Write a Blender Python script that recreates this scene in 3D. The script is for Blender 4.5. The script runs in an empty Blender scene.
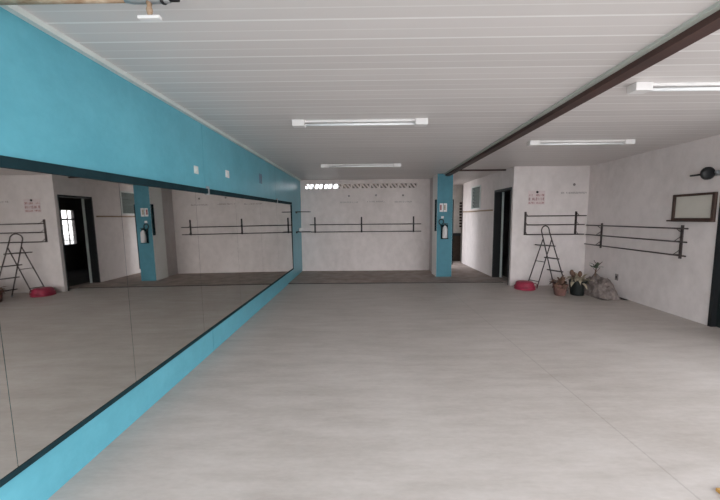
import bpy, bmesh, math, random
from mathutils import Vector, Matrix, noise
random.seed(7)
S = bpy.context.scene
COL = S.collection

# ------------------------------------------------------------ camera, sky, exposure
FPX, PITCH, YAW, ROLL, CAMH = 324.66, 0.09884, -0.00903, 0.0087, 1.4
cd = bpy.data.cameras.new('camera'); cam = bpy.data.objects.new('camera', cd); COL.objects.link(cam)
cd.sensor_width = 36; cd.lens = FPX / 720 * 36; cd.clip_start = 0.02; cd.clip_end = 200
r0 = Vector((math.cos(YAW), -math.sin(YAW), 0)); fh = Vector((math.sin(YAW), math.cos(YAW), 0)); up = Vector((0, 0, 1))
F = math.cos(PITCH) * fh - math.sin(PITCH) * up
Dn = -math.cos(PITCH) * up - math.sin(PITCH) * fh
ix = math.cos(ROLL) * r0 + math.sin(ROLL) * Dn
iy = -math.sin(ROLL) * r0 + math.cos(ROLL) * Dn
m = Matrix((ix, -iy, -F)).transposed().to_4x4(); m.translation = (0, 0, CAMH)
cam.matrix_world = m
S.camera = cam

w = bpy.data.worlds.new('overcast_sky'); S.world = w; w.use_nodes = True
nt = w.node_tree; bg = nt.nodes['Background']
tc = nt.nodes.new('ShaderNodeTexCoord'); sp = nt.nodes.new('ShaderNodeSeparateXYZ'); rp = nt.nodes.new('ShaderNodeValToRGB')
nt.links.new(tc.outputs['Generated'], sp.inputs[0]); nt.links.new(sp.outputs['Z'], rp.inputs[0]); nt.links.new(rp.outputs[0], bg.inputs[0])
rp.color_ramp.elements[0].color = (0.96, 0.97, 1, 1); rp.color_ramp.elements[0].position = 0.0
rp.color_ramp.elements[1].color = (0.80, 0.86, 0.95, 1); rp.color_ramp.elements[1].position = 0.7
bg.inputs[1].default_value = 5.5
S.view_settings.view_transform = 'Standard'; S.view_settings.look = 'None'
S.view_settings.gamma = 1; S.view_settings.use_curve_mapping = False
S.view_settings.exposure = 0.0

# ------------------------------------------------------------ materials
def srgb(r, g, b):
    f = lambda c: (c / 255) / 12.92 if c / 255 <= 0.04045 else ((c / 255 + 0.055) / 1.055) ** 2.4
    return (f(r), f(g), f(b), 1)

def mat(name, col, rough=0.6, metal=0.0, var=0.12, scale=6.0, col2=None, bump=0.0, stretch=(1, 1, 1), spec=0.5, detail=5.0):
    """procedural paint / plastic / metal: noise between two tones, optional bump"""
    M = bpy.data.materials.new(name); M.use_nodes = True; t = M.node_tree; b = t.nodes['Principled BSDF']
    b.inputs['Roughness'].default_value = rough; b.inputs['Metallic'].default_value = metal
    b.inputs['Specular IOR Level'].default_value = spec
    co = t.nodes.new('ShaderNodeTexCoord'); mp = t.nodes.new('ShaderNodeMapping'); mp.inputs['Scale'].default_value = stretch
    nz = t.nodes.new('ShaderNodeTexNoise'); nz.inputs['Scale'].default_value = scale; nz.inputs['Detail'].default_value = detail
    nz.inputs['Roughness'].default_value = 0.6
    t.links.new(co.outputs['Object'], mp.inputs[0]); t.links.new(mp.outputs[0], nz.inputs['Vector'])
    r = t.nodes.new('ShaderNodeValToRGB'); c = srgb(*col)
    c2 = srgb(*col2) if col2 else tuple(x * (1 - var * 2) for x in c[:3]) + (1,)
    r.color_ramp.elements[0].position = 0.3; r.color_ramp.elements[0].color = c2
    r.color_ramp.elements[1].position = 0.7; r.color_ramp.elements[1].color = c
    t.links.new(nz.outputs[0], r.inputs[0]); t.links.new(r.outputs[0], b.inputs['Base Color'])
    if bump:
        bp = t.nodes.new('ShaderNodeBump'); bp.inputs['Strength'].default_value = bump; bp.inputs['Distance'].default_value = 0.01
        t.links.new(nz.outputs[0], bp.inputs['Height']); t.links.new(bp.outputs[0], b.inputs['Normal'])
    return M

def N(t, kind, **kw):
    n = t.nodes.new(kind)
    for k, v in kw.items(): setattr(n, k, v)
    return n
def math_n(t, op, a, b=None, c=None):
    n = t.nodes.new('ShaderNodeMath'); n.operation = op
    for i, v in enumerate((a, b, c)):
        if v is None: continue
        if hasattr(v, 'is_linked') or hasattr(v, 'node'): t.links.new(v, n.inputs[i])
        else: n.inputs[i].default_value = v
    return n.outputs[0]
def mix(t, f, a, b, mode='MIX'):
    n = t.nodes.new('ShaderNodeMix'); n.data_type = 'RGBA'; n.blend_type = mode
    for sock, v in ((n.inputs[0], f), (n.inputs[6], a), (n.inputs[7], b)):
        if hasattr(v, 'node'): t.links.new(v, sock)
        else: sock.default_value = v
    return n.outputs[2]
def noise_n(t, co, scale, stretch=(1, 1, 1), detail=6, rough=0.6):
    mp = t.nodes.new('ShaderNodeMapping'); mp.inputs['Scale'].default_value = stretch
    nz = t.nodes.new('ShaderNodeTexNoise'); nz.inputs['Scale'].default_value = scale
    nz.inputs['Detail'].default_value = detail; nz.inputs['Roughness'].default_value = rough
    t.links.new(co, mp.inputs[0]); t.links.new(mp.outputs[0], nz.inputs['Vector'])
    return nz.outputs[0]
def ramp(t, f, p0, c0, p1, c1):
    r = t.nodes.new('ShaderNodeValToRGB'); r.color_ramp.elements[0].position = p0; r.color_ramp.elements[0].color = c0
    r.color_ramp.elements[1].position = p1; r.color_ramp.elements[1].color = c1
    t.links.new(f, r.inputs[0]); return r.outputs[0]
def base(name, rough=0.6, spec=0.5):
    M = bpy.data.materials.new(name); M.use_nodes = True; t = M.node_tree; b = t.nodes['Principled BSDF']
    b.inputs['Roughness'].default_value = rough; b.inputs['Specular IOR Level'].default_value = spec
    co = t.nodes.new('ShaderNodeTexCoord').outputs['Object']
    return M, t, b, co

# painted block wall: faint courses, rolled paint, scuffs
def wall_paint(name, c, cd, axis, block=True, amount=0.5):
    M, t, b, co = base(name, 0.75, 0.3)
    big = noise_n(t, co, 0.9, (1, 1, 0.6)); fine = noise_n(t, co, 7, (1, 1, 0.8))
    f = math_n(t, 'ADD', math_n(t, 'MULTIPLY', big, 0.6), math_n(t, 'MULTIPLY', fine, 0.4))
    col = ramp(t, f, 0.36, srgb(*cd), 0.58, srgb(*c))
    scuff = noise_n(t, co, 3.2, (1, 1, 0.5), 8, 0.7)
    sc = ramp(t, scuff, 0.66, (0, 0, 0, 1), 0.74, (1, 1, 1, 1))
    col = mix(t, math_n(t, 'MULTIPLY', sc, 0.25), col, srgb(*[int(x * 0.82) for x in cd]))
    t.links.new(col, b.inputs['Base Color'])
    bp = t.nodes.new('ShaderNodeBump'); bp.inputs['Strength'].default_value = 0.25; bp.inputs['Distance'].default_value = 0.006
    if block:
        s = t.nodes.new('ShaderNodeSeparateXYZ'); t.links.new(co, s.inputs[0])
        cb = t.nodes.new('ShaderNodeCombineXYZ')
        t.links.new(s.outputs[axis], cb.inputs[0]); t.links.new(s.outputs[2], cb.inputs[1])
        br = t.nodes.new('ShaderNodeTexBrick'); br.inputs['Scale'].default_value = 1
        br.inputs['Brick Width'].default_value = 0.39; br.inputs['Row Height'].default_value = 0.19; br.inputs['Mortar Size'].default_value = 0.006
        br.inputs['Color1'].default_value = br.inputs['Color2'].default_value = (1, 1, 1, 1); br.inputs['Mortar'].default_value = (0, 0, 0, 1)
        br.inputs['Mortar Smooth'].default_value = 1
        t.links.new(cb.outputs[0], br.inputs['Vector'])
        h = math_n(t, 'ADD', math_n(t, 'MULTIPLY', br.outputs['Color'], amount), math_n(t, 'MULTIPLY', fine, 0.4))
        t.links.new(h, bp.inputs['Height'])
    else:
        t.links.new(fine, bp.inputs['Height'])
    t.links.new(bp.outputs[0], b.inputs['Normal'])
    return M
M_front = wall_paint('white_block_paint_x', (225, 216, 213), (209, 200, 196), 0)
M_side = wall_paint('white_block_paint_y', (225, 216, 213), (208, 199, 195), 1)
M_back = wall_paint('white_plaster_paint', (226, 215, 211), (207, 196, 191), 0, False)
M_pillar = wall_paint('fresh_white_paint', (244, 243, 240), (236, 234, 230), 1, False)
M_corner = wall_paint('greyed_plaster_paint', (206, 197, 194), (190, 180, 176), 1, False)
M_dirtywall = wall_paint('shabby_white_paint', (218, 212, 204), (185, 178, 170), 1, False)

# blue board wall with panel joints
M_blue, t, b, co = base('blue_gloss_paint', 0.33, 0.4)
big = noise_n(t, co, 1.6); fine = noise_n(t, co, 14, (1, 1, 1))
f = math_n(t, 'ADD', math_n(t, 'MULTIPLY', big, 0.7), math_n(t, 'MULTIPLY', fine, 0.3))
col = ramp(t, f, 0.38, srgb(88, 158, 174), 0.62, srgb(100, 172, 188))
t.links.new(col, b.inputs['Base Color'])
bp = t.nodes.new('ShaderNodeBump'); bp.inputs['Strength'].default_value = 0.12; bp.inputs['Distance'].default_value = 0.01
t.links.new(fine, bp.inputs['Height']); t.links.new(bp.outputs[0], b.inputs['Normal'])
M_blue_pillar = mat('blue_pillar_paint', (74, 138, 154), 0.6, var=0.1, scale=5)

# floor: grey painted screed, dusty, brushed sideways
M_floor, t, b, co = base('grey_painted_screed', 0.5, 0.35)
streak = noise_n(t, co, 3.0, (0.55, 2.6, 1), 8, 0.65); big = noise_n(t, co, 0.6, (1, 1, 1), 4); fine = noise_n(t, co, 30, (0.6, 1.5, 1), 4)
f = math_n(t, 'ADD', math_n(t, 'ADD', math_n(t, 'MULTIPLY', streak, 0.45), math_n(t, 'MULTIPLY', big, 0.4)), math_n(t, 'MULTIPLY', fine, 0.15))
col = ramp(t, f, 0.36, srgb(163, 154, 146), 0.62, srgb(190, 182, 176))
sp_ = t.nodes.new('ShaderNodeSeparateXYZ'); t.links.new(co, sp_.inputs[0])
jx = math_n(t, 'ABSOLUTE', math_n(t, 'SUBTRACT', sp_.outputs[0], 1.655))
jx = math_n(t, 'LESS_THAN', math_n(t, 'ADD', jx, math_n(t, 'MULTIPLY', fine, 0.006)), 0.0085)
col = mix(t, math_n(t, 'MULTIPLY', jx, 0.22), col, srgb(105, 98, 92))
t.links.new(col, b.inputs['Base Color'])
rr = t.nodes.new('ShaderNodeMapRange'); t.links.new(streak, rr.inputs[0]); rr.inputs[3].default_value = 0.42; rr.inputs[4].default_value = 0.62
t.links.new(rr.outputs[0], b.inputs['Roughness'])
bp = t.nodes.new('ShaderNodeBump'); bp.inputs['Strength'].default_value = 0.15; bp.inputs['Distance'].default_value = 0.004
t.links.new(streak, bp.inputs['Height']); t.links.new(bp.outputs[0], b.inputs['Normal'])
M_floor_rough = mat('worn_brown_concrete', (172, 157, 149), 0.8, col2=(136, 122, 114), scale=3.5, bump=0.4)

# ceiling: white PVC boards running across the room, 10 cm each
PHASE = 0.58
def pvc(name, c):
    M, t, b, co = base(name, 0.45, 0.35)
    s = t.nodes.new('ShaderNodeSeparateXYZ'); t.links.new(co, s.inputs[0])
    fr = math_n(t, 'FRACT', math_n(t, 'ADD', math_n(t, 'MULTIPLY', s.outputs[1], 5.525), PHASE))
    d = math_n(t, 'MULTIPLY', math_n(t, 'ABSOLUTE', math_n(t, 'SUBTRACT', fr, 0.5)), 2.0)
    g = math_n(t, 'MAXIMUM', math_n(t, 'GREATER_THAN', d, 0.93), math_n(t, 'MULTIPLY', math_n(t, 'LESS_THAN', d, 0.05), 0.45))
    idx = math_n(t, 'FLOOR', math_n(t, 'ADD', math_n(t, 'MULTIPLY', s.outputs[1], 5.525), PHASE))
    wn = t.nodes.new('ShaderNodeTexWhiteNoise'); wn.noise_dimensions = '1D'; t.links.new(idx, wn.inputs['W'])
    tone = mix(t, wn.outputs[0], srgb(*[int(x * 0.965) for x in c]), srgb(*c))
    dust = noise_n(t, co, 1.3, (1, 1.6, 1), 5)
    tone = mix(t, math_n(t, 'MULTIPLY', dust, 0.25), tone, srgb(*[int(x * 0.85) for x in c]))
    col = mix(t, math_n(t, 'MULTIPLY', g, 0.6), tone, srgb(246, 244, 242))
    t.links.new(col, b.inputs['Base Color'])
    bp = t.nodes.new('ShaderNodeBump'); bp.inputs['Strength'].default_value = 0.2; bp.inputs['Distance'].default_value = 0.003; bp.invert = True
    t.links.new(g, bp.inputs['Height']); t.links.new(bp.outputs[0], b.inputs['Normal'])
    return M
M_ceil = pvc('white_pvc_boards', (218, 211, 208))

M_trim = mat('white_trim', (206, 212, 208), 0.5, var=0.05)
M_beam = mat('brown_painted_steel', (78, 52, 46), 0.6, col2=(52, 36, 34), scale=4, stretch=(1, 0.4, 1))
M_beam_trim = mat('pale_green_trim', (186, 190, 182), 0.5, var=0.08)
M_navy = mat('dark_teal_frame_paint', (26, 50, 56), 0.8, spec=0.15, var=0.2, scale=9)
M_steel = mat('dark_brown_steel', (82, 72, 70), 0.5, metal=0.3, var=0.2, scale=14)
M_blacksteel = mat('black_barre_steel', (44, 38, 40), 0.5, metal=0.3, var=0.2, scale=14)
M_white = mat('white_enamel', (228, 224, 222), 0.4, var=0.04)
M_tube = mat('frosted_glass_tube', (240, 240, 240), 0.25, var=0.02)
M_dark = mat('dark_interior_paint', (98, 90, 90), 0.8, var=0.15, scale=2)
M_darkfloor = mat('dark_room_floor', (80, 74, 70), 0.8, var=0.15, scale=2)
M_blackpaint = mat('black_door_paint', (26, 28, 30), 0.5, var=0.15)
M_green = mat('dark_green_door_paint', (28, 38, 38), 0.55, var=0.15)
M_rustpipe = mat('rusty_pipe', (190, 172, 150), 0.6, metal=0.2, col2=(130, 92, 58), scale=18, stretch=(0.6, 1, 1))
M_galv = mat('galvanised_steel', (168, 170, 172), 0.4, metal=0.6, var=0.1, scale=20)
M_black = mat('black_plastic', (24, 24, 26), 0.5, var=0.15)
M_wood = mat('worn_wood_rail', (176, 156, 132), 0.7, col2=(140, 118, 96), scale=12, stretch=(1, 0.2, 1))
M_frame = mat('brown_frame_wood', (74, 54, 46), 0.5, col2=(54, 38, 32), scale=10)
M_board = mat('cream_board', (206, 201, 190), 0.5, var=0.06, scale=3)
M_red = mat('dusty_red_plastic', (164, 44, 70), 0.6, col2=(130, 32, 56), scale=9)
M_louvre = mat('grey_green_louvre', (92, 104, 100), 0.35, var=0.12)
M_ground = mat('outdoor_concrete', (205, 202, 196), 0.9, var=0.1, scale=1.5)
M_redprint = mat('faded_red_print', (178, 96, 100), 0.7, var=0.25, scale=40)
M_redprint2 = mat('dark_red_print', (150, 62, 72), 0.7, var=0.25, scale=40)
M_greyprint = mat('faded_grey_print', (150, 141, 138), 0.8, var=0.1, scale=40)
M_blackprint = mat('black_print', (50, 46, 48), 0.7, var=0.15)
M_brownwall = mat('brown_brick_dark', (74, 60, 50), 0.9, var=0.25, scale=8)
M_foliage_pale = mat('pale_yellow_leaf', (184, 172, 148), 0.7, col2=(138, 128, 108), scale=14)
M_foliage_brown = mat('dry_brown_leaf', (122, 92, 74), 0.8, col2=(84, 64, 54), scale=14)
M_foliage_green = mat('grey_green_leaf', (88, 100, 80), 0.7, col2=(58, 66, 54), scale=14)
M_pot = mat('dusty_terracotta', (136, 98, 88), 0.85, col2=(104, 74, 68), scale=12, bump=0.3)
M_bag = mat('black_plant_bag', (26, 32, 30), 0.45, var=0.2, scale=8, bump=0.5)
M_heap = mat('grey_dusty_rubble', (140, 128, 122), 0.95, col2=(92, 82, 78), scale=16, bump=0.6)
M_soil = mat('soil', (70, 56, 46), 0.95, var=0.3, scale=20, bump=0.5)

M_mirror = bpy.data.materials.new('mirror_glass'); M_mirror.use_nodes = True
t = M_mirror.node_tree; b = t.nodes['Principled BSDF']; b.inputs['Metallic'].default_value = 1; b.inputs['Roughness'].default_value = 0.015
co = t.nodes.new('ShaderNodeTexCoord').outputs['Object']
hz = noise_n(t, co, 2.0)
t.links.new(ramp(t, hz, 0.3, (0.69, 0.675, 0.65, 1), 0.7, (0.75, 0.74, 0.715, 1)), b.inputs['Base Color'])
M_glass = bpy.data.materials.new('window_glass'); M_glass.use_nodes = True
t = M_glass.node_tree; b = t.nodes['Principled BSDF']; b.inputs['Roughness'].default_value = 0.1; b.inputs['Base Color'].default_value = srgb(200, 210, 205)
tr = t.nodes.new('ShaderNodeBsdfTransparent'); ms = t.nodes.new('ShaderNodeMixShader'); ms.inputs[0].default_value = 0.82
t.links.new(b.outputs[0], ms.inputs[1]); t.links.new(tr.outputs[0], ms.inputs[2]); t.links.new(ms.outputs[0], t.nodes['Material Output'].inputs[0])

# ------------------------------------------------------------ mesh helpers
class MB:
    def __init__(s): s.bm = bmesh.new(); s.ms = []
    def _mi(s, m, faces):
        if m is None: return
        if m not in s.ms: s.ms.append(m)
        for f in faces: f.material_index = s.ms.index(m)
    def box(s, x0, x1, y0, y1, z0, z1, m=None):
        v = [s.bm.verts.new((x, y, z)) for x in (x0, x1) for y in (y0, y1) for z in (z0, z1)]
        fs = [s.bm.faces.new([v[i] for i in q]) for q in ((0, 1, 3, 2), (4, 6, 7, 5), (0, 4, 5, 1), (2, 3, 7, 6), (0, 2, 6, 4), (1, 5, 7, 3))]
        s._mi(m, fs); return s
    def obox(s, c, ax, ay, az, m=None):
        """box about centre c with half-axis vectors"""
        c, ax, ay, az = map(Vector, (c, ax, ay, az))
        v = [s.bm.verts.new(c + i * ax + j * ay + k * az) for i in (-1, 1) for j in (-1, 1) for k in (-1, 1)]
        for q in ((0, 1, 3, 2), (4, 6, 7, 5), (0, 4, 5, 1), (2, 3, 7, 6), (0, 2, 6, 4), (1, 5, 7, 3)): s.bm.faces.new([v[i] for i in q])
        return s
    def tube(s, pts, r, seg=10, closed=False, radii=None):
        pts = [Vector(p) for p in pts]; n = len(pts); rings = []; prev = None
        for i, p in enumerate(pts):
            if closed: d = pts[(i + 1) % n] - pts[i - 1]
            else: d = (pts[min(i + 1, n - 1)] - pts[max(i - 1, 0)])
            d.normalize()
            a = prev if prev is not None else (Vector((0, 0, 1)) if abs(d.z) < 0.9 else Vector((1, 0, 0)))
            u = (a - d * a.dot(d)); u.normalize(); prev = u; v = d.cross(u); rr = radii[i] if radii else r
            rings.append([s.bm.verts.new(p + (u * math.cos(2 * math.pi * k / seg) + v * math.sin(2 * math.pi * k / seg)) * rr) for k in range(seg)])
        for i in range(n if closed else n - 1):
            A, B = rings[i], rings[(i + 1) % n]
            for k in range(seg):
                f = s.bm.faces.new((A[k], A[(k + 1) % seg], B[(k + 1) % seg], B[k])); f.smooth = True
        if not closed: s.bm.faces.new(rings[0][::-1]); s.bm.faces.new(rings[-1])
        return s
    def lathe(s, prof, c=(0, 0, 0), seg=28, axis=None, wob=0.0):
        """profile of (radius, height) about an axis through c"""
        c = Vector(c); Z = Vector(axis).normalized() if axis else Vector((0, 0, 1))
        X = Z.orthogonal().normalized(); Y = Z.cross(X); rings = []
        for r, h in prof:
            rings.append([s.bm.verts.new(c + Z * h + (X * math.cos(a) + Y * math.sin(a)) * r * (1 + wob * math.sin(3 * a + h * 20)))
                          for a in [2 * math.pi * k / seg for k in range(seg)]])
        for A, B in zip(rings, rings[1:]):
            for k in range(seg):
                f = s.bm.faces.new((A[k], A[(k + 1) % seg], B[(k + 1) % seg], B[k])); f.smooth = True
        s.bm.faces.new(rings[0][::-1]); s.bm.faces.new(rings[-1]); return s
    def build(s, name, m, parent=None, bevel=0):
        me = bpy.data.meshes.new(name); bmesh.ops.recalc_face_normals(s.bm, faces=s.bm.faces[:]); s.bm.to_mesh(me); s.bm.free()
        for q in (s.ms if s.ms else [m]): me.materials.append(q)
        o = bpy.data.objects.new(name, me); COL.objects.link(o)
        if parent: o.parent = parent
        if bevel:
            bv = o.modifiers.new('bevel', 'BEVEL'); bv.width = bevel; bv.segments = 2; bv.limit_method = 'ANGLE'
        return o
def struct(o): o['kind'] = 'structure'; return o
def tag(o, label, cat, group=None):
    o['label'] = label; o['category'] = cat
    if group: o['group'] = group
    return o
def thing(name, label, cat, loc=(0, 0, 0), rz=0, group=None):
    o = bpy.data.objects.new(name, None); COL.objects.link(o); o.location = loc; o.rotation_euler = (0, 0, rz)
    o.empty_display_size = 0.1
    return tag(o, label, cat, group)

# ------------------------------------------------------------ the setting
L, H = -1.60, 2.376
YB = 8.46                       # back wall
XS = 2.98                       # passage side wall
YF = 6.52                       # wall with the red sign
RX = lambda y: 4.474 + 0.0387 * (y - 6.8)     # right wall, slightly skewed
Y0 = -0.4                       # open front edge of the room
YE = 6.85                       # end of the painted floor
ZR = 0.015                       # raised rough floor behind

struct(MB().box(L - 0.2, 4.7, Y0, YE - 0.022, -0.1, 0).build('floor', M_floor))
struct(MB().box(L - 0.2, 3.3, YE, 11.2, -0.1, ZR).build('floor_back', M_floor_rough))
struct(MB().box(-30, 30, -40, 40, -0.3, -0.1).build('ground', M_ground))
struct(MB().box(L - 0.2, 4.75, Y0, YB + 0.15, H, H + 0.08).box(1.7, 6.2, YB + 0.15, 11.3, H, H + 0.08).box(4.75, 6.2, 6.4, YB + 0.15, H, H + 0.08).build('ceiling', M_ceil))

struct(MB().box(L, XS, YE - 0.022, YE, -0.1, ZR + 0.001).build('trim_5', mat('dark_line_strip', (84, 76, 72), 0.9)))  # dark strip added over the lit step edge to draw a dark line

# left wall of blue boards; joints are real gaps
lw = MB()
js = [Y0, 0.64, 3.33, 6.04, YB + 0.15]
lw.box(L - 0.15, L - 0.012, Y0, YB + 0.15, 0, H)
for a, c in zip(js, js[1:]): lw.box(L - 0.012, L, a + 0.003, c - 0.003, 0, H)
struct(lw.build('wall_left', M_blue))
struct(MB().box(L, L + 0.035, Y0, YB, H - 0.03, H).build('trim_1', M_trim))

# back wall with a row of ventilation openings under the ceiling
VZ0, VZ1, VX0, VX1 = 2.145, 2.285, -1.49, 1.41
struct(MB().box(L, 1.74, YB, YB + 0.15, 0, VZ0).box(L, VX0, YB, YB + 0.15, VZ0, VZ1).box(VX1, 1.74, YB, YB + 0.15, VZ0, VZ1)
       .box(L, 1.74, YB, YB + 0.15, VZ1, H).build('wall_back', M_back))
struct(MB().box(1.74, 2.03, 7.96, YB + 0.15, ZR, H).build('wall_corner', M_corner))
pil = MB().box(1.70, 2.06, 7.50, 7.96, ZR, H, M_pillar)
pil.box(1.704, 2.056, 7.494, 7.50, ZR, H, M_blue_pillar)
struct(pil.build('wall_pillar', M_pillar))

# passage side wall: door opening and louvre window opening
DY0, DY1, DZ = 6.585, 7.42, 1.985
WY0, WY1, WZ0, WZ1 = 8.30, 8.98, 1.60, 2.20
XO = XS + 0.15
sw = MB()
sw.box(XS, XO, YF, DY0, 0, H).box(XS, XO, DY0, DY1, DZ, H).box(XS, XO, DY1, WY0, 0, H)
sw.box(XS, XO, WY0, WY1, 0, WZ0).box(XS, XO, WY0, WY1, WZ1, H).box(XS, XO, WY1, 9.75, 0, H)
struct(sw.build('wall_passage', M_side))
struct(MB().box(XO, RX(YF) + 0.15, YF, YF + 0.12, 0, H).build('wall_front', M_front))
# right wall (skewed) from the corner to the open side
def skew_box(mb, y0, y1, z0, z1, off0=0.0, off1=0.15):
    q = [(RX(y0) + off0, y0), (RX(y0) + off1, y0), (RX(y1) + off1, y1), (RX(y1) + off0, y1)]
    vs = [mb.bm.verts.new((x, y, z)) for z in (z0, z1) for x, y in q]
    for f in ((0, 1, 2, 3), (7, 6, 5, 4), (0, 4, 5, 1), (1, 5, 6, 2), (2, 6, 7, 3), (3, 7, 4, 0)): mb.bm.faces.new([vs[i] for i in f])
    return mb
rw = MB(); skew_box(rw, 4.035, YF, 0, H); skew_box(rw, 3.15, 4.035, 2.1, H); skew_box(rw, 2.6, 3.15, 0, H)
struct(rw.build('wall_right', M_side))
dr = bpy.data.objects.new('door_1', None); COL.objects.link(dr); struct(dr)
skew_box(MB(), 3.19, 3.995, 0.005, 2.06, 0.05, 0.09).build('door_leaf', M_green, dr)
fr_ = MB(); skew_box(fr_, 3.995, 4.035, 0, 2.1, -0.012, 0.12); skew_box(fr_, 3.15, 3.19, 0, 2.1, -0.012, 0.12); skew_box(fr_, 3.15, 4.035, 2.06, 2.1, -0.012, 0.12)
fr_.build('door_frame', M_blackpaint, dr)

# the end of the passage
struct(MB().box(1.7, 3.13, 10.3, 10.42, 0, H).build('wall_far', M_dirtywall))
gm = MB()                                           # narrow ventilation grille on the far wall
g = bpy.data.objects.new('window_3', None); COL.objects.link(g); struct(g); g.location = (3.08, 10.29, 1.05)
gm.box(-0.06, 0.04, -0.02, 0.0, 0, 0.85); gm.build('window_frame', M_dirtywall, g)
gm = MB()
for k in range(9): gm.box(-0.045, 0.03, -0.03, -0.018, 0.03 + k * 0.09, 0.085 + k * 0.09)
gm.build('window_slats', M_brownwall, g)

# dark room behind the passage wall
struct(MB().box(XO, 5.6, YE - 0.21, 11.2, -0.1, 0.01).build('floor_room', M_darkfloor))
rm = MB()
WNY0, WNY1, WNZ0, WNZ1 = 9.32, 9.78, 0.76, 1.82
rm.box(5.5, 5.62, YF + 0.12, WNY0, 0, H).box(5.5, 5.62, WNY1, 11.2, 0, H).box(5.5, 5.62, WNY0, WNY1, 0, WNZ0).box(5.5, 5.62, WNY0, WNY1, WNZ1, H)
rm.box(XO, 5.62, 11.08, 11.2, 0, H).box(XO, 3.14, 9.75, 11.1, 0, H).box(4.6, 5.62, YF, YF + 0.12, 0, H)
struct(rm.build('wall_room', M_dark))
wn = bpy.data.objects.new('window_2', None); COL.objects.link(wn); struct(wn); wn.location = (5.5, WNY0, WNZ0)
wf = MB(); wy = WNY1 - WNY0; wz = WNZ1 - WNZ0
wf.box(0.0, 0.06, 0, 0.03, 0, wz).box(0, 0.06, wy - 0.03, wy, 0, wz).box(0, 0.06, 0.03, wy - 0.03, 0, 0.03).box(0, 0.06, 0.03, wy - 0.03, wz - 0.03, wz)
wf.box(0, 0.06, 0.03, wy - 0.03, 0.74, 0.79).box(0.01, 0.04, wy / 2 - 0.008, wy / 2 + 0.008, 0.03, wz - 0.03)
for k in range(1, 5): wf.box(0.01, 0.04, 0.03, wy - 0.03, k * 0.148 - 0.007, k * 0.148 + 0.007)
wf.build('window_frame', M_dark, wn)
MB().box(0.045, 0.05, 0.02, wy - 0.02, 0.02, wz - 0.02).build('pane', M_glass, wn)

# dark frame lining of the open doorway, pale edge strip at the inner corner
d2 = bpy.data.objects.new('door_2', None); COL.objects.link(d2); struct(d2)
df = MB(); df.box(XS - 0.012, XO, DY0, DY0 + 0.03, 0, DZ).box(XS - 0.012, XO, DY1 - 0.03, DY1, 0, DZ).box(XS - 0.012, XO, DY0 + 0.03, DY1 - 0.03, DZ - 0.04, DZ)
df.build('door_frame', M_blackpaint, d2)
MB().box(XO, XO + 0.04, DY1 - 0.055, DY1 - 0.015, 0.01, DZ - 0.04).build('door_edge', M_trim, d2)
MB().box(XO + 0.045, XO + 0.08, DY1 - 0.015, DY1 + 0.78, 0.01, DZ - 0.04).build('door_leaf', M_blackpaint, d2)

# louvre window
w1 = bpy.data.objects.new('window_1', None); COL.objects.link(w1); struct(w1)
wf = MB(); fx0, fx1 = XS - 0.015, XS + 0.07
wf.box(fx0, fx1, WY0, WY0 + 0.04, WZ0, WZ1).box(fx0, fx1, WY1 - 0.04, WY1, WZ0, WZ1).box(fx0, fx1, WY0 + 0.04, WY1 - 0.04, WZ0, WZ0 + 0.03).box(fx0, fx1, WY0 + 0.04, WY1 - 0.04, WZ1 - 0.03, WZ1)
wf.build('window_frame', M_trim, w1)
lv = MB()
for k in range(6):
    z = WZ0 + 0.075 + k * 0.09
    lv.obox((XS + 0.035, (WY0 + WY1) / 2, z), (0.014, 0, -0.041), (0, (WY1 - WY0) / 2 - 0.042, 0), (0.002, 0, 0.002))
lv.build('louvre_glass', M_louvre, w1)

# things outside the back wall: a dark neighbouring wall behind the right two thirds of the openings
struct(MB().box(-0.68, 1.9, 9.15, 9.3, 0, 3.2).build('wall_neighbour', M_brownwall))

# ceiling beam, its pale edging and the dark cross strip
def bar(mb, p0, p1, wx, z0, z1):
    p0 = Vector((*p0, 0)); p1 = Vector((*p1, 0)); d = (p1 - p0).normalized(); n = Vector((d.y, -d.x, 0)) * wx / 2
    c = (p0 + p1) / 2; c.z = (z0 + z1) / 2
    mb.obox(c, n, (p1 - p0) / 2, (0, 0, (z1 - z0) / 2)); return mb
struct(bar(MB(), (1.665, Y0), (1.93, 7.5), 0.10, H - 0.055, H).build('trim_2', M_beam))
struct(bar(MB(), (1.595, Y0), (1.86, 7.5), 0.04, H - 0.018, H).build('trim_3', M_beam_trim))
struct(MB().box(1.97, XS, 6.88, 6.91, H - 0.03, H).build('trim_4', M_beam))

# ------------------------------------------------------------ mirror wall
mr = thing('wall_mirror', 'long wall mirror of joined panes in a dark teal frame on the blue wall', 'mirror', (L, 0.6, 0.25))
MY0, MY1, MZ0, MZ1 = -0.2, 7.30, 0.25, 1.70
def loc_box(mb, x0, x1, y0, y1, z0, z1): return mb.box(x0 - L, x1 - L, y0 - 0.6, y1 - 0.6, z0 - 0.25, z1 - 0.25)
fm = MB()
loc_box(fm, L, L + 0.022, MY0, MY1, MZ0, MZ0 + 0.028); loc_box(fm, L, L + 0.022, MY1 - 0.03, MY1, MZ0 + 0.028, MZ1)
loc_box(fm, L, L + 0.022, MY0, MY0 + 0.03, MZ0 + 0.028, MZ1)
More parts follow.
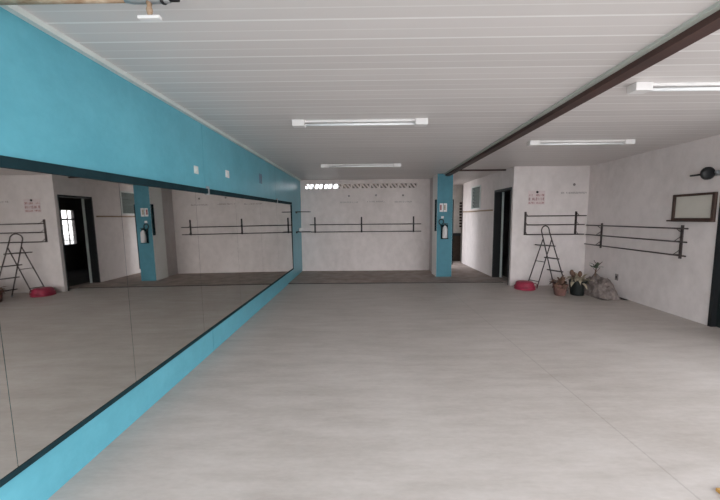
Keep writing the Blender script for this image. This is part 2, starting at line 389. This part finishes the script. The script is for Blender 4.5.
# top rail rises gently along its length
z_at = lambda y: 1.685 + 0.012 * max(0, y - 1.4)
for y0_, y1_ in ((MY0, 1.4), (1.4, MY1)):
    vs = [fm.bm.verts.new((x - L, y - 0.6, z_at(y) + dz - 0.25)) for x in (L, L + 0.024) for y in (y0_, y1_) for dz in (-0.05, 0)]
    for q in ((0, 1, 3, 2), (4, 6, 7, 5), (0, 4, 5, 1), (2, 3, 7, 6), (0, 2, 6, 4), (1, 5, 7, 3)): fm.bm.faces.new([vs[i] for i in q])
fm.build('mirror_frame', M_navy, mr)
seams = [MY0 + 0.02, 0.59, 1.366, 2.143, 3.12, 4.10, 5.08, 6.04, MY1 - 0.02]
for a, c in zip(seams, seams[1:]):
    pm = MB(); z1a, z1b = z_at(a) - 0.01, z_at(c) - 0.01
    vs = [pm.bm.verts.new((x - L, y - 0.6, z - 0.25)) for x in (L + 0.001, L + 0.007) for y, zt in ((a + 0.0012, z1a), (c - 0.0012, z1b)) for z in (MZ0 + 0.01, zt)]
    for v_ in vs: v_.co.x += 0.0098 * (1 - (v_.co.z - 0.01) / 1.44)   # the glass leans back very slightly
    for q in ((0, 1, 3, 2), (4, 6, 7, 5), (0, 4, 5, 1), (2, 3, 7, 6), (0, 2, 6, 4), (1, 5, 7, 3)): pm.bm.faces.new([vs[i] for i in q])
    pm.build('mirror_pane', M_mirror, mr)
for y in (3.36, 6.06):
    z = z_at(y); cm = MB(); loc_box(cm, L + 0.002, L + 0.028, y - 0.012, y + 0.012, z - 0.06, z + 0.025)
    o = cm.build('clip', M_galv, mr)

# small pale plates and a faded red patch on the blue wall above the mirror
for y, z, sy, sz, lab, mm in ((3.17, 1.872, 0.04, 0.037, 'small pale worn plate on the blue wall beside the board joint', M_trim),
                              (3.90, 1.929, 0.05, 0.042, 'small pale worn plate on the blue wall, the farther of two', M_white)):
    o = thing('wall_plate', lab, 'wall plate', (L, y, z))
    MB().box(0, 0.006, -sy, sy, -sz, sz).build('plate', mm, o, 0.004)
    MB().box(0.006, 0.010, -sy * .35, sy * .35, -sz * .4, sz * .4).build('cover', M_trim, o)
o = tag(MB().box(L, L + 0.003, 5.10, 5.24, 1.95, 2.10).build('sticker', mat('washed_red_sticker', (120, 112, 130), 0.7, col2=(92, 150, 168), scale=12)),
        'faded reddish sticker on the blue wall above the mirror', 'sticker')

# two thin shelves in the far left corner, a white cup on the lower one
for z, lab, y in ((1.555, 'upper thin dark shelf in the far left corner of the blue wall', 7.85), (1.075, 'lower thin dark shelf in the far left corner carrying a white cup', 7.85)):
    s = thing('wall_shelf', lab, 'shelf', (L, y, z), 0, None)
    MB().box(0, 0.34, -0.09, 0.09, -0.009, 0.009).build('shelf_board', M_blacksteel, s)
    MB().box(0, 0.012, -0.07, 0.07, -0.035, -0.009).build('bracket', M_blacksteel, s)
c = thing('cup', 'small white cup standing on the lower corner shelf', 'cup', (L + 0.10, 7.84, 1.084))
MB().lathe([(0.028, 0), (0.034, 0.01), (0.042, 0.085), (0.038, 0.085), (0.030, 0.012)]).build('cup_body', M_white, c)
MB().tube([(0.038, 0, 0.07), (0.062, 0, 0.062), (0.062, 0, 0.035), (0.036, 0, 0.025)], 0.005, 8).build('handle', M_white, c)

# ------------------------------------------------------------ ventilation blocks (one of each kind, then copies)
nb = 12; bw = (VX1 - VX0) / nb
v0 = thing('ventilation_block', 'small pierced ventilation block in the row under the ceiling of the back wall', 'ventilation block', (VX0 + bw / 2, YB, VZ0), 0, 'ventilation blocks in the top of the back wall')
bh = VZ1 - VZ0; e = 0.020
MB().box(-bw / 2, -bw / 2 + e, 0.0, 0.10, 0, bh).box(bw / 2 - e, bw / 2, 0.0, 0.10, 0, bh).box(-bw / 2 + e, bw / 2 - e, 0, 0.10, 0, 0.012).box(-bw / 2 + e, bw / 2 - e, 0, 0.10, bh - 0.012, bh).build('block_rim', M_back, v0)
gr = MB(); hw = bw / 2 - e
gr.obox((-hw / 2, 0.05, bh / 2), (hw / 2, 0, -(bh / 2 - 0.012)), (0, 0.04, 0), (0.010, 0, 0.012))
gr.obox((hw / 2, 0.05, bh / 2), (hw / 2, 0, -(bh / 2 - 0.012)), (0, 0.04, 0), (0.010, 0, 0.012))
gr.build('diagonal_ribs', M_back, v0)
places = ['first from the blue wall', 'second from the blue wall', 'third from the blue wall', 'fourth from the blue wall', 'fifth from the blue wall', 'sixth from the blue wall',
          'sixth from the pillar', 'fifth from the pillar', 'fourth from the pillar', 'third from the pillar', 'second from the pillar', 'first from the pillar']
def copy_tree(root, loc, label):
    r = root.copy(); COL.objects.link(r); r.location = loc; r['label'] = label
    for ch in root.children:
        k = ch.copy(); COL.objects.link(k); k.parent = r
        for g_ in ch.children:
            q = g_.copy(); COL.objects.link(q); q.parent = k
    return r
kids = list(v0.children)
for k in range(nb):
    tone = 'bright' if k < 4 else 'dark'
    lab = '%s pierced ventilation block high on the back wall, %s' % (tone, places[k])
    if k == 0: v0['label'] = lab
    else: copy_tree(v0, (VX0 + bw * (k + 0.5), YB, VZ0), lab)

# ------------------------------------------------------------ barres
def barre(name, label, loc, rz, posts, pz0, pz1, rails, m, off=0.11, rr=0.0115, bend=None):
    """local x runs along the wall, local -y is into the room; z measured from the floor"""
    b_ = thing(name, label, 'barre', loc, rz, None)
    for x in posts:
        p = MB().box(x - 0.019, x + 0.019, -0.012, 0.0, pz0, pz1).build('post', m, b_)
        for (_, _, z) in rails:
            a = MB(); a.box(x - 0.006, x + 0.006, -off, -0.012, z - 0.008, z + 0.008)
            a.tube([(x, -0.012, z + 0.07 if z + 0.07 < pz1 else z - 0.06), (x, -off + 0.01, z + 0.004)], 0.005, 6)
            a.build('arm', m, p)
    for i, (x0, x1, z) in enumerate(rails):
        pts = [(x0, -off, z), (x1, -off, z)]
        if bend and bend[i]: pts += bend[i]
        MB().tube(pts, rr, 10).build('rail', m, b_)
    return b_
barre('barre_rack', 'black two-rail barre with three uprights across the back wall', (0, YB, 0), 0, [-1.24, -0.03, 1.317], 1.02, 1.425,
      [(-1.36, 1.50, 1.232), (-1.34, 1.50, 1.045)], M_blacksteel, 0.10, 0.010)
barre('barre_rack', 'dark three-rail barre behind the stepladder below the red sign', (3.2, YF, 0), 0, [0.035, 1.035], 1.03, 1.49,
      [(0.02, 1.17, 1.405), (0.02, 1.14, 1.232), (0.02, 1.14, 1.042)], M_steel, 0.11, 0.0105)
ang = math.atan2(6.5 - 4.0, RX(6.5) - RX(4.0))
rb = barre('barre_rack', 'dark three-rail barre on the right wall below the brown picture frame', (RX(4.2), 4.2, 0), ang - math.pi, [-1.88, -0.29], 0.80, 1.262,
           [(-0.10, -2.16, 1.22), (-0.10, -2.16, 1.04), (-0.10, -2.18, 0.855)], M_steel, 0.11, 0.0105)

# ------------------------------------------------------------ ceiling light fittings
def fitting(loc, label):
    f_ = thing('fluorescent_fitting', label, 'ceiling light', loc, 0, 'white tube fittings on the ceiling')
    MB().box(-0.56, 0.56, -0.022, 0.022, -0.022, 0).build('batten', M_white, f_, 0.004)
    for sx in (-1, 1):
        MB().box(min(sx * 0.55, sx * 0.675), max(sx * 0.55, sx * 0.675), -0.045, 0.045, -0.06, 0).build('end_box', M_white, f_, 0.005)
    MB().tube([(-0.56, 0, -0.042), (0.56, 0, -0.042)], 0.013, 12).build('tube', M_tube, f_)
    return f_
f0 = fitting((-0.02, 3.37, H), 'white tube fitting on the ceiling left of the beam, the nearer of two')
copy_tree(f0, (-0.025, 6.06, H), 'white tube fitting on the ceiling near the back wall vents').scale = (1.08, 1, 1)
copy_tree(f0, (2.845, 4.37, H), 'white tube fitting right of the beam, the farther and smaller one')
copy_tree(f0, (2.69, 2.55, H), 'white tube fitting right of the beam, nearest and cut by the frame edge')

# ------------------------------------------------------------ pipe at top left
pz = 2.322
pp = thing('ceiling_pipe', 'rusty pipe with a grey sleeve and hanging tap under the ceiling at upper left', 'pipe', (L, 1.45, pz))
MB().tube([(0, 0, 0), (0.63, 0, 0)], 0.015, 12).build('rusty_pipe', M_rustpipe, pp)
MB().tube([(0.61, 0, 0), (0.64, 0, 0), (0.78, 0, 0), (0.80, 0, 0)], 0.017, 12, radii=[0.015, 0.020, 0.020, 0.016]).build('sleeve', M_galv, pp)
MB().tube([(0.78, 0, 0), (0.835, 0, 0)], 0.014, 12).build('end_cap', M_black, pp)
MB().tube([(0.765, 0, 0), (0.777, 0, 0)], 0.023, 12).build('collar', M_black, pp)
MB().tube([(0.711, 0, -0.012), (0.711, 0, -0.03), (0.711, 0, -0.045), (0.711, 0, -0.072)], 0.01, 10, radii=[0.014, 0.009, 0.013, 0.008]).build('tap_stem', M_rustpipe, pp)
MB().box(0.664, 0.757, -0.012, 0.012, -0.084, -0.070).build('tap_handle', M_white, pp, 0.003)
MB().box(0.30, 0.32, -0.01, 0.01, 0.012, H - pz).build('hanger', M_galv, pp)

# ------------------------------------------------------------ pillar things
def strip(x0, x1, y0, y1, z0, z1, lab):
    return tag(MB().box(x0, x1, y0, y1, z0, z1).build('batten_strip', M_navy, None, 0.004), lab, 'strip')
strip(1.664, 1.70, 7.495, 7.56, 1.08, 1.80, 'short dark vertical strip on the left edge of the blue pillar')
strip(2.06, 2.082, 7.495, 7.56, 0.30, 1.80, 'long dark vertical strip on the right edge of the blue pillar')
PY = 7.494
for x, lab, mm in ((1.80, 'narrow upright red and white label on the blue pillar, left of two', M_redprint), (1.89, 'narrow upright yellowish label on the blue pillar, right of two', M_foliage_pale)):
    o = thing('label_plate', lab, 'sign', (x, PY, 1.52))
    MB().box(-0.038, 0.038, -0.004, 0, 0, 0.19).build('plate', M_white, o)
    MB().box(-0.03, 0.005, -0.006, -0.004, 0.04, 0.16).build('printed_band', mm, o)
o = tag(MB().box(1.80, 1.86, PY - 0.004, PY, 1.37, 1.42).build('sticker', M_white), 'tiny white sticker on the blue pillar above the extinguisher hose', 'sticker')
ex = thing('fire_extinguisher', 'small pale extinguisher with coiled black hose hung on the blue pillar', 'fire extinguisher', (1.875, PY - 0.065, 0.92))
MB().lathe([(0.045, 0), (0.055, 0.012), (0.055, 0.20), (0.045, 0.245), (0.02, 0.275), (0.016, 0.29)]).build('cylinder_body', M_white, ex)
MB().box(-0.015, 0.015, -0.02, 0.02, 0.285, 0.325).box(-0.02, 0.06, -0.01, 0.01, 0.325, 0.338).build('valve', M_black, ex)
MB().tube([(-0.085 + 0.055 * math.cos(a), 0.0, 0.37 + 0.06 * math.sin(a)) for a in [math.radians(q) for q in range(-60, 270, 22)]] + [(-0.095, 0, 0.29), (-0.075, -0.02, 0.2)], 0.011, 8).build('hose', M_black, ex)
MB().box(-0.08, 0.08, 0.055, 0.065, -0.02, 0.31).box(-0.08, 0.08, -0.0, 0.06, -0.02, -0.005).build('wall_bracket', M_navy, ex)

# wooden rail along the passage wall
rl = thing('wood_rail', 'thin pale wooden rail along the passage wall under the louvre window', 'rail', (XS, 8.6, 1.53))
MB().box(-0.035, 0, -1.10, 1.05, 0, 0.035).build('rail_bar', M_wood, rl, 0.004)

# dark board leaning at the passage end
bd = thing('leaning_board', 'dark weathered board standing at the far end of the passage', 'board', (2.98, 10.2, ZR))
MB().box(-0.30, 0.08, -0.03, 0.03, 0, 0.88).build('board_panel', M_brownwall, bd, 0.004)
MB().box(-0.30, -0.25, -0.05, -0.03, 0, 0.88).box(-0.25, 0.08, -0.05, -0.03, 0.8, 0.88).build('board_rim', M_blackpaint, bd)

# ------------------------------------------------------------ writing (illegible in the photograph: worn strokes, no words)
def strokes(mb, x0, x1, z0, z1, y, n, rnd):
    cw = (x1 - x0) / n; th = (z1 - z0) * 0.2; hw_ = cw * 0.09
    for i in range(n):
        if rnd.random() < 0.12: continue
        a = x0 + i * cw + cw * 0.12; c = a + cw * 0.70; zc = (z0 + z1) / 2
        k = rnd.choice('OEHLIAO')
        if k in 'OEHL': mb.box(a, a + hw_ * 2, y, y + 0.001, z0, z1)
        if k in 'OHA': mb.box(c - hw_ * 2, c, y, y + 0.001, z0, z1)
        if k in 'OEA': mb.box(a, c, y - 0.0003, y + 0.001, z1 - th, z1)
        if k in 'OEL': mb.box(a, c, y - 0.0003, y + 0.001, z0, z0 + th)
        if k in 'EHA': mb.box(a, c, y - 0.0003, y + 0.001, zc - th / 2, zc + th / 2)
        if k == 'I': mb.box((a + c) / 2 - hw_, (a + c) / 2 + hw_, y, y + 0.001, z0, z1)
rnd = random.Random(3)
sg = thing('wall_sign', 'small worn red lettering panel with a black symbol on the white wall', 'sign', (3.44, YF, 1.64))
MB().box(-0.165, 0.165, -0.004, 0, -0.01, 0.26).build('sign_panel', mat('pinkish_white_panel', (222, 206, 204), 0.6, var=0.06), sg)
a = MB(); strokes(a, -0.155, 0.155, 0.155, 0.195, -0.0055, 11, rnd); strokes(a, -0.155, 0.155, 0.01, 0.04, -0.0055, 12, rnd); a.build('lettering', M_redprint, sg)
a = MB(); strokes(a, -0.155, 0.155, 0.075, 0.125, -0.0055, 9, rnd); a.build('bold_lettering', M_redprint2, sg)
MB().lathe([(0.004, -0.006), (0.024, -0.006), (0.024, -0.004), (0.004, -0.004)], (0.01, 0, 0.235), 12, (0, 1, 0)).box(-0.002, 0.04, -0.006, -0.004, 0.232, 0.238).build('symbol', M_blackprint, sg)
def faded(x, zt, y, w_, lab):
    o = thing('wall_marking', lab, 'marking', (x, y, zt), 0, None)
    MB().lathe([(0.004, -0.003), (0.026, -0.003), (0.026, 0), (0.004, 0)], (0, 0, 0), 14, (0, 1, 0)).build('dot', M_greyprint, o)
    a_ = MB(); strokes(a_, -w_, w_, -0.18, -0.145, -0.002, 16, rnd); a_.build('lettering', M_greyprint, o)
faded(-0.35, 1.962, YB, 0.23, 'faint grey dot over a line of worn lettering on the back wall, leftmost of three')
faded(0.35, 1.975, YB, 0.23, 'faint grey dot over worn lettering, middle of three on the back wall')
faded(1.04, 1.965, YB, 0.23, 'faint grey dot over worn lettering on the back wall, nearest the pillar')
faded(4.17, 2.016, YF, 0.25, 'faint grey dot over worn lettering right of the red sign')

# ------------------------------------------------------------ right wall things
pf = thing('picture_frame', 'brown wooden frame round a pale board on the right wall beside the dark door', 'frame', (RX(4.36), 4.36, 1.33), ang - math.pi)
# local +x -> towards the camera along the wall? build with x along the wall, -y into the room
X0, X1 = -0.285, 0.29
MB().box(X0, X0 + 0.035, -0.035, 0, 0, 0.35).box(X1 - 0.035, X1, -0.035, 0, 0, 0.35).box(X0 + 0.035, X1 - 0.035, -0.035, 0, 0.32, 0.35).box(X0 + 0.035, X1 - 0.035, -0.035, 0, 0, 0.03).build('frame_moulding', M_frame, pf, 0.004)
MB().box(X0 + 0.03, X1 - 0.03, -0.014, -0.002, 0.025, 0.325).build('board', M_board, pf)
MB().box(X0 - 0.05, X1, -0.055, 0, -0.02, 0.0).build('ledge', M_frame, pf, 0.003)

wl = thing('wall_lamp', 'round black fitting with a side rod and grey mount high on the right wall', 'lamp', (RX(4.12) - 0.0, 4.12, 1.91), ang - math.pi)
ax = Vector((1, -0.06, 0.0))
MB().lathe([(0.02, -0.025), (0.06, -0.024), (0.078, -0.012), (0.078, 0.012), (0.06, 0.026), (0.01, 0.03)], (0.0, -0.10, 0), 28, ax).build('lamp_head', M_black, wl)
MB().tube([(-0.02, -0.10, -0.004), (-0.25, -0.07, 0.0)], 0.012, 10).build('rod', M_black, wl)
MB().tube([(0.05, -0.045, 0.004), (0.085, -0.045, 0.006)], 0.026, 14).box(-0.02, 0.09, -0.03, 0, -0.03, 0.03).build('mount', M_galv, wl)

so = thing('wall_socket', 'small grey wall socket low on the right wall above the heap', 'socket', (RX(5.63), 5.63, 0.33), ang - math.pi)
MB().box(-0.036, 0.036, -0.008, 0, -0.055, 0.055).build('socket_plate', M_greyprint, so, 0.003)
MB().box(-0.015, 0.015, -0.011, -0.008, -0.025, 0.025).build('socket_face', M_blackprint, so)

# ------------------------------------------------------------ stepladder
ld = thing('stepladder', 'dark narrow steel stepladder with looped top against the white wall', 'ladder', (3.5, 6.1, 0))
O = Vector((3.5, 6.1, 0))
def rel(x, y, z): return Vector((x, y, z)) - O
BL, BR = rel(3.30, 6.47, 0), rel(3.40, 6.28, 0)          # back feet
FL, FR = rel(3.655, 6.12, 0), rel(3.75, 5.88, 0)           # front feet
TL, TR = rel(3.405, 6.22, 1.12), rel(3.44, 6.02, 1.12)    # top of the rails
def lerp(a, c, t_): return a + (c - a) * t_
top = [lerp(FL, TL, 0.0), TL] 
arch = []
mid = (TL + TR) / 2; hv = (TR - TL) / 2
for q in range(0, 181, 15):
    a_ = math.radians(q); arch.append(mid - hv * math.cos(a_) + Vector((0, 0, 0.10 * math.sin(a_))))
MB().tube([FL] + arch + [FR], 0.0105, 10).build('front_frame', M_steel, ld)
pl = lerp(TL, FL, 0.13); pr = lerp(TR, FR, 0.13)
MB().tube([pl, BL], 0.0095, 8).tube([pr, BR], 0.0095, 8).tube([lerp(pl, BL, 0.86), lerp(pr, BR, 0.86)], 0.007, 8).tube([lerp(pl, BL, 0.45), lerp(pr, BR, 0.45)], 0.006, 8).build('rear_frame', M_steel, ld)
sd = (FL - BL); sd.z = 0; sd.normalize()
for i, t_ in enumerate((0.24, 0.45, 0.66, 0.87)):
    a_, c_ = lerp(TL, FL, t_), lerp(TR, FR, t_); cc = (a_ + c_) / 2
    dep = 0.10 if i == 0 else 0.045
    cc = cc - sd * (dep - 0.03)
    MB().obox(cc, (c_ - a_) / 2, sd * dep, (0, 0, 0.010)).build('step', M_steel, ld)
for p in (FL, FR, BL, BR):
    MB().tube([p, p + Vector((0, 0, 0.035))], 0.014, 10).build('foot_cap', M_galv, ld)

# ------------------------------------------------------------ upturned red basin
bs = thing('basin', 'upturned dusty red plastic basin on the floor by the wall corner', 'basin', (3.13, 6.22, 0))
bs.scale = (0.92, 0.92, 0.92)
MB().lathe([(0.195, 0.0), (0.205, 0.006), (0.205, 0.022), (0.192, 0.03), (0.186, 0.08), (0.170, 0.135), (0.150, 0.158), (0.03, 0.163)], seg=36).build('basin_body', M_red, bs)
MB().tube([(0.199 * math.cos(q), 0.199 * math.sin(q), 0.058) for q in [2 * math.pi * k / 36 for k in range(36)]], 0.009, 8, closed=True).build('rim', M_red, bs)
MB().tube([(0.15, -0.03, 0.12), (0.20, -0.05, 0.13), (0.225, -0.06, 0.10), (0.23, -0.06, 0.02)], 0.008, 8).build('cord', M_redprint2, bs)

# ------------------------------------------------------------ plants and heap in the corner
def leaf(mb, p, d, ln, wd, droop, rnd):
    d = Vector(d).normalized(); side = d.cross(Vector((0, 0, 1)));
    if side.length < 0.05: side = Vector((1, 0, 0))
    side.normalize(); prev = None; n = 6; pos = Vector(p)
    for i in range(n + 1):
        s_ = i / n; w_ = wd * math.sin(math.pi * min(0.98, 0.12 + s_ * 0.86)) / 2
        a_ = mb.bm.verts.new(pos - side * w_ + Vector((0, 0, w_ * 0.3))); mm_ = mb.bm.verts.new(pos); c_ = mb.bm.verts.new(pos + side * w_ + Vector((0, 0, w_ * 0.3)))
        if prev:
            for q in ((prev[0], prev[1], mm_, a_), (prev[1], prev[2], c_, mm_)):
                f = mb.bm.faces.new(q); f.smooth = True
        prev = (a_, mm_, c_); d = (d + Vector((0, 0, -droop / n))).normalized(); pos = pos + d * ln / n
def foliage(n, h0, spread, ln, wd, droop, rnd, r=0.04):
    mb = MB()
    for k in range(n):
        a_ = rnd.uniform(0, 6.283); el = rnd.uniform(0.5, 1.45)
        mb_d = (math.cos(a_) * math.cos(el) * spread, math.sin(a_) * math.cos(el) * spread, math.sin(el))
        leaf(mb, (math.cos(a_) * r * rnd.random(), math.sin(a_) * r * rnd.random(), h0 + rnd.uniform(-0.02, 0.06)), mb_d, ln * rnd.uniform(0.6, 1.15), wd * rnd.uniform(0.7, 1.2), droop * rnd.uniform(0.5, 1.4), rnd)
    return mb
rnd = random.Random(11)
p1 = thing('potted_plant', 'dusty reddish brown pot of dry brown leaves beside the stepladder', 'potted plant', (3.49, 5.69, 0))
MB().lathe([(0.075, 0), (0.085, 0.01), (0.11, 0.17), (0.12, 0.175), (0.12, 0.20), (0.105, 0.20), (0.10, 0.16)]).build('pot', M_pot, p1)
MB().lathe([(0.1, 0.15), (0.1, 0.17), (0.02, 0.185)]).build('soil', M_soil, p1)
foliage(44, 0.17, 1.0, 0.17, 0.05, 2.4, rnd, 0.07).build('foliage', M_foliage_brown, p1)
MB().tube([(0, 0, 0.16), (0.02, 0, 0.3), (0.05, -0.01, 0.36)], 0.008).build('stem', M_foliage_brown, p1)

p2 = thing('potted_plant', 'black plastic plant bag holding a pale leaved plant with brown tips', 'potted plant', (3.80, 5.70, 0))
MB().lathe([(0.085, 0), (0.10, 0.01), (0.105, 0.06), (0.115, 0.14), (0.14, 0.24), (0.145, 0.265), (0.13, 0.265), (0.12, 0.22)], wob=0.05).build('bag', M_bag, p2)
MB().lathe([(0.12, 0.2), (0.125, 0.22), (0.03, 0.24)]).build('soil', M_soil, p2)
foliage(32, 0.24, 1.1, 0.20, 0.055, 1.8, rnd, 0.08).build('foliage', M_foliage_pale, p2)
tips = MB()
for dx, dy, hh in ((-0.10, 0.02, 0.43), (0.02, -0.02, 0.41), (-0.04, 0.06, 0.38)):
    tips.tube([(dx * 0.3, dy * 0.3, 0.24), (dx * 0.8, dy, hh - 0.1)], 0.006, 6)
    tips.lathe([(0.006, -0.09), (0.028, -0.055), (0.034, -0.02), (0.02, 0.015), (0.004, 0.025)], (dx, dy, hh), 10)
tips.build('flower_head', M_foliage_brown, p2)

hp = MB(); n1, n2 = 40, 26
grid = []
for i in range(n1 + 1):
    row = []
    for j in range(n2 + 1):
        u, v_ = i / n1 * 2 - 1, j / n2 * 2 - 1
        x, y = u * 0.23, v_ * 0.46
        rr_ = max(0.0, 1 - (u * u + v_ * v_))
        z = 0.40 * rr_ ** 0.8 * (0.85 + 0.28 * noise.noise(Vector((x * 7, y * 7, 3)))) + 0.045 * noise.noise(Vector((x * 24, y * 24, 0))) * min(1, rr_ * 4)
        row.append(hp.bm.verts.new((x, y, max(0.0, z) * 0.9)))
    grid.append(row)
for i in range(n1):
    for j in range(n2): hp.bm.faces.new((grid[i][j], grid[i + 1][j], grid[i + 1][j + 1], grid[i][j + 1]))
o = hp.build('rubble_heap', M_heap); o.location = (4.195, 5.78, 0.0)
tag(o, 'low grey dusty heap in the room corner below the right barre', 'heap'); o['kind'] = 'stuff'
p3 = thing('dry_branch', 'dark dry twiggy branch sticking up out of the grey heap', 'branch', (4.17, 5.80, 0.33))
br = MB(); br.tube([(0, 0, 0), (0.01, 0, 0.1), (0.04, 0.02, 0.24)], 0.010, 8, radii=[0.012, 0.01, 0.005])
for k in range(7):
    a_ = rnd.uniform(0, 6.28); h_ = rnd.uniform(0.06, 0.2)
    br.tube([(0.02, 0, h_), (0.02 + 0.08 * math.cos(a_), 0.08 * math.sin(a_), h_ + 0.07)], 0.004, 6)
br.build('twigs', M_foliage_brown, p3)
foliage(12, 0.14, 1.2, 0.11, 0.04, 0.8, rnd, 0.05).build('foliage', M_foliage_green, p3)

# scrap of tan wood at the very edge of the view
sc_ = tag(MB().box(1.785, 1.98, 1.36, 1.54, 0.0, 0.018).build('wood_offcut', mat('tan_wood', (196, 150, 82), 0.6, var=0.15, scale=15), None, 0.003), 'tan wooden offcut on the floor at the bottom right corner of the photo', 'wood offcut')
